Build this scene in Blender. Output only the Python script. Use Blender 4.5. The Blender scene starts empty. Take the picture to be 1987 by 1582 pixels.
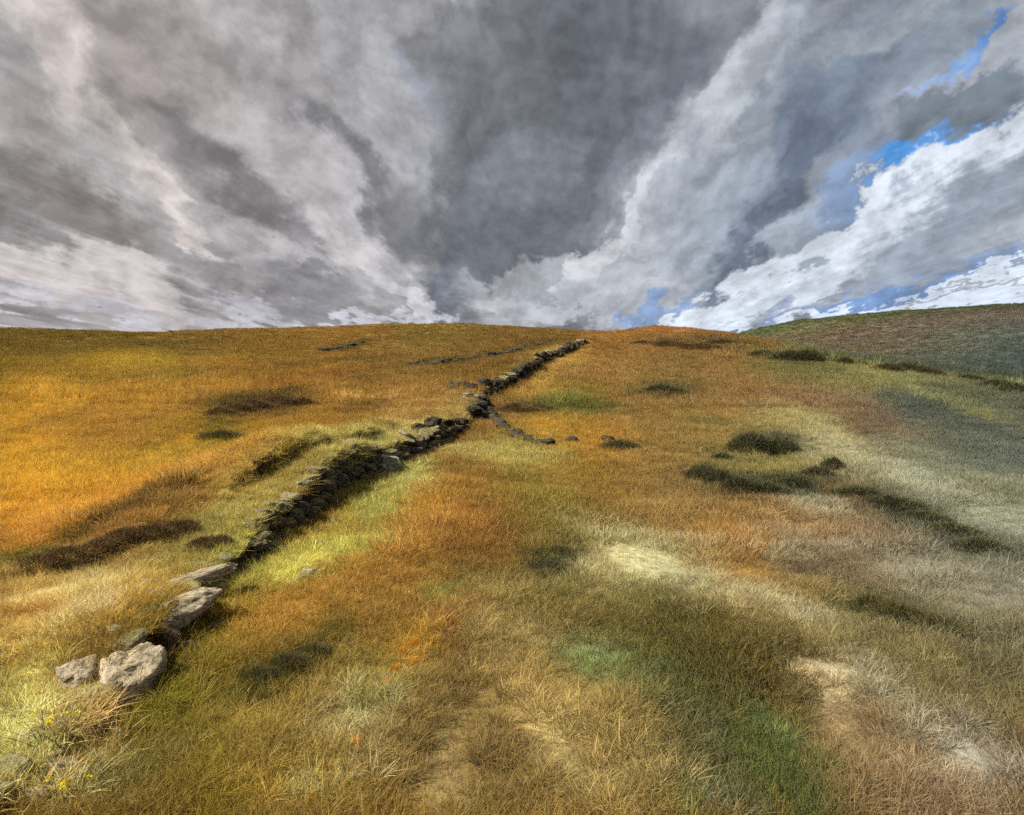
import bpy, bmesh, math, random
import numpy as np
from mathutils import Vector, Matrix, noise as mnoise

random.seed(7)
RNG = np.random.default_rng(7)
scene = bpy.context.scene
C = scene.collection
R = math.radians

# ------------------------------------------------------------------ camera
F, PW, PH, HZ, EYE = 1500.0, 1987.0, 1582.0, 660.0, 4.0     # focal length and frame in photo pixels
cam_d = bpy.data.cameras.new('camera'); cam = bpy.data.objects.new('camera', cam_d); C.objects.link(cam)
cam_d.sensor_width = 36.0; cam_d.lens = 36.0 * F / PW
cam_d.shift_y = -(PH / 2 - HZ) / PW
cam_d.clip_start = 0.1; cam_d.clip_end = 8000
cam.location = (0, 0, EYE); cam.rotation_euler = (R(90), 0, 0)
scene.camera = cam

cy = scene.cycles
cy.max_bounces = 2; cy.diffuse_bounces = 1; cy.glossy_bounces = 1; cy.transmission_bounces = 1; cy.transparent_max_bounces = 4
cy.use_adaptive_sampling = True; cy.adaptive_threshold = .02; cy.adaptive_min_samples = 12
cy.use_denoising = False
cy.caustics_reflective = False; cy.caustics_refractive = False
# ------------------------------------------------------------------ light
EXPO = 1.2
scene.view_settings.view_transform = 'Standard'; scene.view_settings.look = 'None'
scene.view_settings.exposure = EXPO; scene.view_settings.gamma = 1.0
scene.view_settings.use_curve_mapping = False
SUN_AZ, SUN_EL = R(-108), R(44)          # azimuth from +Y, clockwise: the sun stands to the left
sd = Vector((math.sin(SUN_AZ) * math.cos(SUN_EL), math.cos(SUN_AZ) * math.cos(SUN_EL), math.sin(SUN_EL)))
sun_d = bpy.data.lights.new('sun', 'SUN'); sun = bpy.data.objects.new('sun', sun_d); C.objects.link(sun)
sun_d.energy = 5.0; sun_d.angle = R(0.6); sun_d.color = (1.0, 0.94, 0.85)
sun.rotation_euler = (-sd).to_track_quat('-Z', 'Y').to_euler()
sun.location = sd * 60

def s2l(c):
    return tuple(((v / 255) / 12.92 if v / 255 < 0.04045 else ((v / 255 + 0.055) / 1.055) ** 2.4) for v in c)

# ------------------------------------------------------------------ node helper
class NT:
    def __init__(s, tree): s.t = tree; s.n = tree.nodes; s.l = tree.links
    def new(s, typ, **kw):
        n = s.n.new(typ)
        for k, v in kw.items(): setattr(n, k, v)
        return n
    def put(s, inp, v):
        if hasattr(v, 'links') or isinstance(v, bpy.types.NodeSocket): s.l.new(v, inp)
        else: inp.default_value = v
    def math(s, op, a, b=0.0, c=0.0, clamp=False):
        n = s.new('ShaderNodeMath', operation=op, use_clamp=clamp)
        for i, v in enumerate((a, b, c)): s.put(n.inputs[i], v)
        return n.outputs[0]
    def vmath(s, op, a, b=(0, 0, 0), out=0):
        n = s.new('ShaderNodeVectorMath', operation=op)
        s.put(n.inputs[0], a); s.put(n.inputs[1], b)
        return n.outputs[out]
    def scale(s, a, f):
        n = s.new('ShaderNodeVectorMath', operation='SCALE'); s.put(n.inputs[0], a); s.put(n.inputs['Scale'], f)
        return n.outputs[0]
    def noise(s, vec, scale, detail=5, rough=0.55, col=False, dim='3D'):
        n = s.new('ShaderNodeTexNoise', noise_dimensions=dim); s.put(n.inputs['Vector'], vec)
        n.inputs['Scale'].default_value = scale; n.inputs['Detail'].default_value = detail
        n.inputs['Roughness'].default_value = rough
        return n.outputs['Color'] if col else n.outputs['Fac']
    def mix(s, f, a, b, blend='MIX'):
        n = s.new('ShaderNodeMix', data_type='RGBA', blend_type=blend)
        s.put(n.inputs[0], f); s.put(n.inputs[6], a if not isinstance(a, tuple) else (*a[:3], 1))
        s.put(n.inputs[7], b if not isinstance(b, tuple) else (*b[:3], 1))
        return n.outputs[2]
    def ramp(s, f, a, b, lo=0.0, hi=1.0, smooth=True):
        n = s.new('ShaderNodeMapRange', interpolation_type='SMOOTHSTEP' if smooth else 'LINEAR')
        s.put(n.inputs[0], f)
        for i, v in enumerate((a, b, lo, hi)): n.inputs[i + 1].default_value = v
        return n.outputs[0]

# ------------------------------------------------------------------ world: clear sky behind streaming cloud
W = bpy.data.worlds.new('World'); scene.world = W; W.use_nodes = True
W.cycles.sampling_method = 'MANUAL'; W.cycles.sample_map_resolution = 256
wt = NT(W.node_tree); wt.n.clear()
SKY_K = 0.1
d = wt.new('ShaderNodeTexCoord').outputs['Generated']
sep = wt.new('ShaderNodeSeparateXYZ'); wt.l.new(d, sep.inputs[0])
dx, dy, dz = sep.outputs
hor = wt.math('SQRT', wt.math('ADD', wt.math('MULTIPLY', dx, dx), wt.math('MULTIPLY', dy, dy)))
az = wt.math('ARCTAN2', dx, dy)
el = wt.math('ARCTAN2', dz, hor)
cb = wt.new('ShaderNodeCombineXYZ'); wt.put(cb.inputs[0], az); wt.put(cb.inputs[1], el)
ae = cb.outputs[0]
# cloud sheet overhead: streets run towards the far end of the ridge
den = wt.math('ADD', wt.math('MAXIMUM', dz, 0.0), 0.13)
cp = wt.new('ShaderNodeCombineXYZ')
wt.put(cp.inputs[0], wt.math('DIVIDE', wt.math('SUBTRACT', dx, wt.math('MULTIPLY', dy, 0.03)), den))
wt.put(cp.inputs[1], wt.math('MULTIPLY', wt.math('DIVIDE', dy, den), 0.33))
plane = cp.outputs[0]
cp2 = wt.new('ShaderNodeVectorMath', operation='MULTIPLY'); wt.l.new(plane, cp2.inputs[0]); cp2.inputs[1].default_value = (1, .7, 1)
streak = cp2.outputs[0]
nA = wt.noise(plane, 1.5, 4, 0.60, col=True, dim='2D')
nB = wt.noise(streak, 5.0, 4, 0.62, col=True, dim='2D')
nC = wt.noise(ae, 16.0, 5, 0.66, col=True, dim='2D')
nD = wt.noise(ae, 5.0, 2, 0.6, col=True, dim='2D')
def cen(c, k): return wt.scale(wt.vmath('SUBTRACT', c, (0.5, 0.5, 0.5)), k)
warp = wt.vmath('ADD', wt.vmath('ADD', cen(nA, 0.07), cen(nB, 0.07)), wt.vmath('ADD', cen(nC, 0.075), cen(nD, 0.09)))
pw = wt.vmath('MULTIPLY', wt.vmath('ADD', ae, warp), (1, 1, 0))
def px2ae(px, py):
    x, z = (px - PW / 2) / F, (HZ - py) / F
    return math.atan2(x, 1), math.atan2(z, math.hypot(x, 1))
sk = wt.new('ShaderNodeTexSky', sky_type='NISHITA'); sk.sun_disc = False
sk.sun_elevation = SUN_EL; sk.sun_rotation = SUN_AZ; sk.air_density = 1.0; sk.dust_density = 0.4; sk.ozone_density = 2.0
def cc(c, k=1.0):
    return tuple(v * k / (2 ** EXPO) / SKY_K for v in s2l(c))
clear = wt.mix(1.0, sk.outputs[0], tuple(v / 2 ** (EXPO - .55) for v in (0.34, 0.66, 0.92)), 'MULTIPLY')
# (px, py, half length, half width, slope in degrees, colour or None for clear sky, strength, softness)
SKYP = [
 (330,130,260,130,-40,(154,150,150),.9,.9), (90,70,70,150,25,(204,200,198),.85,1.0), (215,250,270,50,-50,(184,181,180),.85,1.0),
 (40,250,110,70,-30,(150,147,147),.7,.8), (130,420,210,66,-25,(128,126,127),.9,.9), (300,250,170,45,-45,(140,137,138),.7,.8),
 (150,560,260,62,-10,(192,190,192),.95,.8), (480,370,210,46,-36,(124,124,127),.9,.9), (400,470,190,30,-40,(206,202,201),.9,1.0),
 (470,535,200,42,-20,(136,136,140),.85,.9), (620,565,90,28,-20,(138,139,144),.9,.7), (560,600,160,20,-12,(180,182,192),.7,.8),
 (660,420,330,64,-46,(180,180,183),.95,.9), (690,500,80,36,-30,(196,196,198),.8,.8), (800,590,110,24,-38,(202,203,208),.95,.7),
 (680,330,240,34,-50,(116,117,120),.8,1.1), (600,110,60,120,15,(140,139,140),.7,.8), (700,130,70,150,12,(166,168,172),.85,.8), (850,260,120,46,-62,(164,167,172),.85,.7),
 (790,160,40,60,10,(140,146,160),.6,.8), (820,90,60,40,30,(122,123,126),.8,.8), (780,330,130,30,-52,(168,170,175),.7,.8),
 (400,622,520,20,0,(192,194,204),.85,.8),
 (1080,230,290,250,70,(108,111,116),1.0,.55), (940,120,140,130,0,(116,118,122),.7,.9), (940,470,130,105,75,(110,114,121),.95,.6),
 (885,585,55,60,60,(116,122,132),.95,.5), (1280,120,170,110,60,(106,110,115),.9,.7), (1010,330,110,60,40,(134,138,144),.8,.9), (1190,300,120,36,55,(128,132,138),.7,.9), (900,60,110,50,-30,(132,134,138),.7,.9), (1090,80,90,60,50,(98,101,106),.7,.9), (1130,420,90,40,60,(130,134,140),.7,.9), (1180,130,110,40,30,(126,129,133),.6,.9),
 (1030,545,150,34,12,(164,167,171),.9,.7), (1110,592,190,34,4,(184,187,192),.9,.7),
 (1290,430,260,120,58,(182,184,188),1.0,.6), (1150,500,90,30,62,(206,206,207),.8,.7), (1235,370,90,22,52,(204,205,207),.8,.7),
 (1380,290,170,60,60,(152,157,163),.8,.8), (1445,140,200,42,58,(192,193,194),.9,.8), (1520,60,110,50,40,(178,181,184),.7,.8),
 (1640,190,230,140,40,(126,134,145),.95,.7), (1720,60,150,42,10,(166,168,169),.7,.8), (1560,280,170,70,45,(130,140,154),.8,.8), (1850,90,120,60,30,(140,147,156),.7,.8),
 (1640,405,170,40,38,(136,160,194),.6,.9), (1480,440,210,40,56,(106,115,128),.95,.6), (1395,545,80,50,45,(118,126,139),.85,.7),
 (1370,470,110,60,50,(166,171,178),.7,.8), (1430,400,60,70,40,(154,161,170),.6,.8),
 (1815,325,140,28,24,None,1.0,.8), (1920,105,70,14,38,None,.8,.9), (1870,150,70,14,40,(150,175,215),.6,.8), (1895,235,110,58,20,(122,129,136),1.0,.5),
 (1250,600,90,16,10,(126,160,204),.7,.8), (1530,490,90,50,42,(168,174,181),.85,.6),
 (1640,485,440,44,26,(222,225,229),1.0,.6), (1850,440,220,56,26,(158,165,174),.9,.7), (1560,585,190,16,12,(172,180,192),.7,.8), (1480,570,150,22,22,(205,210,217),.7,.7),
 (1720,560,230,22,16,(118,152,198),.8,.7), (1940,520,160,13,10,(224,229,235),.9,.7), (1900,495,120,14,8,(142,151,163),.6,.8),
 (1800,590,270,24,7,(222,228,235),1.0,.6), (1350,612,130,15,10,(220,225,231),.9,.7), (1420,632,60,10,0,(212,220,230),.9,.7),
]
colr = wt.mix(wt.ramp(wt.noise(plane, 1.1, 3, .6, dim='2D'), .35, .65), cc((124, 126, 130)), cc((174, 175, 178)))
for (px, py, a, b, ang, col, st, soft) in SKYP:
    a0, e0 = px2ae(px, py)
    t = R(ang)
    m = wt.new('ShaderNodeMapping', vector_type='TEXTURE')
    wt.l.new(pw, m.inputs[0])
    m.inputs['Location'].default_value = (a0, e0, 0)
    m.inputs['Rotation'].default_value = (0, 0, t)
    k = math.cos(a0) * 0.97
    m.inputs['Scale'].default_value = (a / F * k * 1.22, b / F * k * 1.22, 1)
    ln = wt.vmath('LENGTH', m.outputs[0], out=1)
    w = wt.ramp(ln, 1.05, 1.05 - soft * (.62 if col and sum(col) > 570 else .82), 0.0, min(1, st * 1.04))
    colr = wt.mix(w, colr, clear if col is None else cc(col))
# wispy light and dark inside the cloud
def billow(off):
    v = wt.vmath('ADD', wt.vmath('MULTIPLY', ae, (1, 1.25, 0)), off)
    v = wt.vmath('ADD', v, wt.vmath('MULTIPLY', cen(nA, 0.10), (1, 1, 0)))
    return wt.noise(v, 9.0, 6, .60, dim='2D')
lit = wt.math('SUBTRACT', billow((0, 0, 0)), billow((-0.012, 0.016, 0)))         # flanks towards the sun are brighter
lum = wt.math('ADD', wt.math('MULTIPLY', wt.noise(streak, 7.0, 5, .64, dim='2D'), 0.6), wt.math('MULTIPLY', wt.noise(ae, 24.0, 4, .7, dim='2D'), 0.4))
lum = wt.math('ADD', lum, wt.math('MULTIPLY', lit, 1.1))
colr = wt.mix(1.0, colr, wt.ramp(lum, .30, .70, .78, 1.26, smooth=False), 'MULTIPLY')
side = wt.ramp(az, -.55, .45)                                                   # warm haze towards the sun, blue away from it
colr = wt.mix(1.0, colr, wt.mix(side, (1.10, 1.035, 1.0), (.95, 1.01, 1.09)), 'MULTIPLY')
bg = wt.new('ShaderNodeBackground'); wt.l.new(colr, bg.inputs[0]); bg.inputs[1].default_value = SKY_K
wo = wt.new('ShaderNodeOutputWorld'); wt.l.new(bg.outputs[0], wo.inputs[0])

# ------------------------------------------------------------------ numpy noise
def _hash(ix, iy, seed):
    h = (ix.astype(np.int64) * 374761393 + iy.astype(np.int64) * 668265263 + seed * 982451653) & 0x7fffffff
    h = ((h ^ (h >> 13)) * 1274126177) & 0x7fffffff
    h = ((h ^ (h >> 15)) * 1103515245 + 12345) & 0x7fffffff
    return ((h >> 8) & 0xffff) / 65535.0
def vnoise(x, y, seed=0):
    xi, yi = np.floor(x), np.floor(y); fx, fy = x - xi, y - yi
    fx = fx * fx * (3 - 2 * fx); fy = fy * fy * (3 - 2 * fy)
    a, b = _hash(xi, yi, seed), _hash(xi + 1, yi, seed)
    c, e = _hash(xi, yi + 1, seed), _hash(xi + 1, yi + 1, seed)
    return (a * (1 - fx) + b * fx) * (1 - fy) + (c * (1 - fx) + e * fx) * fy
def fbm(x, y, seed=0, octv=4, gain=0.5):
    s, amp, tot = 0, 1.0, 0
    for o in range(octv):
        s = s + amp * vnoise(x * 2 ** o + 17.3 * o, y * 2 ** o - 9.1 * o, seed + o); tot += amp; amp *= gain
    return s / tot * 2 - 1                      # -1 .. 1
def sst(e0, e1, v):
    t = np.clip((v - e0) / (e1 - e0), 0, 1); return t * t * (3 - 2 * t)

# ------------------------------------------------------------------ terrain
WY = [3.0, 5.2, 7.27, 8.76, 10.9, 13.8, 17.4, 22.2, 27.3, 31.5, 37.5, 50, 66.7, 105, 160]
WX = [-4.2, -4.0, -3.89, -4.05, -4.24, -4.13, -3.87, -2.86, -1.66, -1.3, -1.55, .72, 2.95, 9.6, 20]
WH = [.04, .06, .14, .42, .36, .50, .88, .72, .28, .50, .60, .85, .80, .45, 0]
SKY_L = [(-400, 634), (0, 638), (150, 641), (300, 647), (420, 641), (560, 637), (700, 632), (900, 630), (960, 633), (1060, 640), (1180, 646),
         (1270, 634), (1330, 637), (1440, 650), (1520, 660), (1700, 672)]
HCX = [40, 80, 105, 125, 142, 160, 198, 240, 278, 360, 600, 1200]
HCZ = [-5, -4, 3, 7.4, 11.6, 15.2, 18.6, 21.6, 23.6, 27.5, 36, 40]
BY = [9.2, 10.2, 11.2, 11.9, 12.9, 14.3, 16.8, 22.5, 30]
BX = [-11, -8.9, -7.2, -6.4, -5.9, -5.5, -4.9, -4.0, -3.4]
def wallx(y): return np.interp(y, WY, WX)
def H(x, y):
    x = np.asarray(x, float); y = np.asarray(y, float)
    YR = 280 + 12 * fbm(x / 60, x * 0 + 3.3, 5, 3)
    z = 0.03 * np.clip(y, -200, None)
    z = np.minimum(z, 0.03 * YR)
    e = np.maximum(0, y - YR); z = z - 14 * (1 - np.exp(-(e / 90) ** 2))
    px = PW / 2 + F * x / np.maximum(y, 5)
    tgt = EYE + (HZ - np.interp(px, [a for a, b in SKY_L], [b for a, b in SKY_L])) / F * 275
    z = z + (tgt - 8.3) * sst(120, 265, y)
    # the shoulder falls away into the valley
    xc = 23 + 0.25 * np.maximum(0, y - 80) + 1.2 * fbm(y / 13, y * 0, 9, 3) - np.maximum(0, 22 - y) * 0.0
    dd = np.maximum(0, x - xc); z = z - 0.16 * dd * dd / (dd + 10) * sst(8, 30, y)
    hc = np.interp(x, HCX, HCZ)
    t = np.clip((y - 70) / 350, -.3, 1)
    hill = -1 + (hc + 1) * t * (1.15 - .15 * t) - 30 * (1 - np.exp(-(np.maximum(0, y - 420) / 120) ** 2))
    hill = np.where(y < 70, -20 + 19 * sst(0, 70, y), hill)
    k = 1.6
    m = np.clip(0.5 + 0.5 * (hill - z) / k, 0, 1)
    zh = z * (1 - m) + hill * m + k * m * (1 - m)
    z = np.where(x > 30, zh, z)
    # relief
    far = sst(40, 160, y)
    z = z + 0.045 * fbm(x / .9, y / .9, 21, 3) + (0.09 + .26 * far) * fbm(x / 3.1, y / 3.1, 31, 3) + (0.10 + .85 * far) * fbm(x / 15, y / 15, 41, 4) * sst(5, 25, y)
    # bank behind the old wall and a lower bank further left
    dl = wallx(y) - x + .12 * fbm(y / 1.1, y * 0 + 7, 51, 3)
    wh = np.interp(y, WY, WH) * (0.85 + .35 * fbm(y / 2.3, y * 0, 61, 3)) * sst(3, 6, y)
    prof = np.where(dl < 0, 0, sst(0, .22, dl) * (0.22 + .78 * (1 - sst(1.2, 5.5, dl))))
    z = z + wh * prof
    d2 = np.interp(y, BY, BX) - x + .45 * fbm(y / 1.6 + x / 3, x / 1.6, 71, 4)
    z = z + np.maximum(0, .26 + .30 * fbm(x / 1.8, y / 1.8, 73, 3)) * sst(0, .28, d2) * (1 - sst(.6, 4, d2)) * sst(9.2, 10.6, y) * (1 - sst(24, 29, y))
    # knoll under the viewpoint
    z = z + 2.3 * np.exp(-((x) ** 2 + (y + 1.5) ** 2) / 6.0)
    return z
def at(px, py):
    ys = np.exp(np.linspace(math.log(3.0), math.log(480), 3000))
    xs = (px - PW / 2) / F * ys; zr = EYE + (HZ - py) / F * ys
    hit = np.nonzero(H(xs, ys) >= zr)[0]
    i = hit[0] if len(hit) else len(ys) - 1
    return Vector((xs[i], ys[i], float(H(xs[i], ys[i]))))

# ------------------------------------------------------------------ vegetation colours over the land (colour of the plants as dry matter)
# broad cover: (px, py, size, colour)
BASE = [
 (60,655,70,(108,82,40)),(250,662,70,(112,84,38)),(450,660,70,(120,88,40)),(650,650,70,(128,92,42)),(850,652,70,(118,90,42)),(1000,660,60,(118,86,42)),
 (60,705,70,(134,102,38)),(230,700,60,(172,132,38)),(420,705,70,(154,110,42)),(600,710,70,(144,102,44)),(760,690,60,(124,90,44)),(900,690,60,(124,90,44)),
 (90,765,70,(182,132,40)),(250,770,70,(170,120,42)),(430,745,70,(166,116,44)),(600,765,60,(150,106,44)),(760,755,60,(148,104,50)),(860,790,50,(148,106,56)),
 (50,840,70,(178,128,36)),(180,830,70,(150,104,46)),(330,840,60,(166,116,34)),(520,850,70,(158,118,30)),(680,830,60,(146,104,40)),(780,820,50,(164,120,64)),
 (70,920,80,(196,142,30)),(220,920,80,(192,136,28)),(400,900,80,(178,130,24)),(560,880,60,(170,124,44)),
 (60,1000,70,(194,134,44)),(220,1000,70,(188,128,48)),(380,970,70,(192,138,70)),(520,940,50,(180,130,62)),
 (60,1070,50,(176,118,52)),(200,1070,60,(150,104,56)),(340,1050,50,(132,92,48)),
 (60,1150,60,(158,120,60)),(180,1140,60,(172,138,88)),(60,1240,60,(172,122,62)),(160,1220,50,(168,136,92)),(250,1190,50,(172,130,60)),
 (60,1330,60,(150,120,62)),(140,1370,60,(186,148,84)),(60,1440,60,(160,146,80)),(60,1540,60,(156,138,78)),(200,1520,60,(126,108,66)),
 (600,920,60,(142,126,66)),(700,890,50,(140,124,68)),(480,1010,50,(136,112,58)),(780,850,40,(170,144,90)),
 (500,1080,50,(150,138,70)),(580,1085,50,(176,160,74)),(450,1120,50,(148,132,58)),(640,1040,40,(150,124,52)),(700,990,50,(156,146,70)),(790,930,40,(166,158,92)),
 (830,990,60,(168,118,42)),(900,950,50,(144,102,44)),(900,1030,50,(138,94,44)),(760,1060,60,(170,120,50)),(680,1110,60,(160,112,44)),(800,1130,60,(150,106,44)),
 (540,1190,70,(160,116,46)),(700,1190,70,(158,116,50)),(440,1210,50,(124,100,26)),(370,1290,60,(118,100,28)),(300,1400,60,(118,102,28)),(300,1500,60,(112,92,44)),
 (480,1280,60,(120,96,40)),(600,1270,60,(116,94,42)),(500,1370,70,(146,120,58)),(430,1440,60,(126,106,38)),(420,1530,70,(118,96,30)),(560,1470,60,(150,120,54)),
 (700,1340,60,(140,120,62)),(660,1410,50,(170,148,104)),(620,1540,60,(166,140,70)),(740,1500,60,(140,110,66)),
 (800,1280,40,(190,140,40)),(850,1180,40,(150,104,52)),(880,1300,60,(134,104,60)),(900,1400,70,(130,104,62)),(850,1490,70,(124,98,62)),(950,1530,70,(130,104,60)),
 (960,1150,60,(146,124,76)),(1000,1240,60,(150,124,76)),(1020,1330,70,(164,128,72)),(1100,1380,70,(158,128,72)),(1060,1480,70,(142,112,70)),(1190,1440,70,(152,124,74)),(1200,1530,70,(150,126,74)),
 (1000,870,50,(148,130,66)),(1050,830,50,(172,124,36)),(1150,850,60,(166,118,40)),(1090,910,60,(140,108,44)),(1000,960,60,(122,100,42)),(1080,1020,60,(126,104,50)),
 (1130,780,50,(124,102,44)),(1050,750,50,(146,112,50)),(1180,720,60,(146,108,56)),(1300,700,60,(140,104,58)),(1080,700,50,(160,120,60)),(1220,790,60,(142,104,56)),
 (1250,660,60,(142,98,48)),(1330,655,50,(130,94,54)),(1420,680,50,(130,102,56)),(1400,740,70,(142,106,64)),(1350,820,60,(146,112,58)),
 (1500,760,60,(142,108,70)),(1600,760,60,(128,102,72)),(1660,815,50,(124,96,72)),(1520,820,50,(160,140,92)),(1600,860,50,(164,148,106)),(1720,860,60,(142,134,104)),
 (1760,780,60,(92,94,84)),(1880,790,60,(104,104,88)),(1900,860,60,(110,110,94)),(1800,920,60,(146,140,114)),(1930,960,60,(142,136,106)),
 (1250,900,60,(142,106,54)),(1340,940,60,(132,102,58)),(1300,1000,60,(152,114,62)),(1450,870,60,(134,118,68)),(1500,900,40,(138,122,66)),
 (1230,1080,60,(176,158,116)),(1180,1120,50,(188,168,126)),(1380,1050,60,(160,114,58)),(1420,1110,60,(164,122,66)),(1550,1010,60,(144,112,74)),(1650,1010,60,(126,104,74)),
 (1560,1070,60,(128,104,74)),(1700,1080,60,(146,124,96)),(1800,1010,60,(110,102,80)),(1920,1060,60,(116,110,88)),(1850,1120,70,(148,134,106)),(1950,1150,60,(142,132,106)),
 (1080,1130,60,(132,112,62)),(1180,1190,60,(116,100,52)),(1320,1170,50,(140,120,78)),(1450,1160,60,(154,130,86)),(1550,1150,60,(150,120,68)),(1620,1180,60,(122,110,66)),
 (1300,1250,70,(104,88,44)),(1430,1260,70,(102,86,46)),(1560,1210,60,(146,124,76)),(1700,1240,60,(134,116,72)),(1860,1220,70,(132,118,80)),(1950,1280,60,(118,106,72)),
 (1150,1270,60,(128,134,84)),(1240,1330,60,(120,112,66)),(1360,1340,60,(98,86,46)),(1470,1340,70,(104,88,46)),(1590,1310,50,(190,160,118)),(1750,1320,70,(136,118,72)),(1880,1350,70,(128,112,72)),
 (1330,1430,60,(108,96,60)),(1470,1440,70,(80,96,40)),(1500,1530,70,(96,96,48)),(1350,1530,60,(118,106,74)),(1620,1400,70,(142,112,74)),(1640,1500,70,(140,108,70)),
 (1760,1430,70,(150,122,86)),(1870,1460,60,(168,148,118)),(1780,1530,70,(152,122,88)),(1920,1540,70,(158,130,98)),
 (1540,705,60,(118,106,60)),(1640,730,60,(140,126,72)),(1760,755,50,(130,122,76)),(1880,775,50,(116,110,74)),
]
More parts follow.
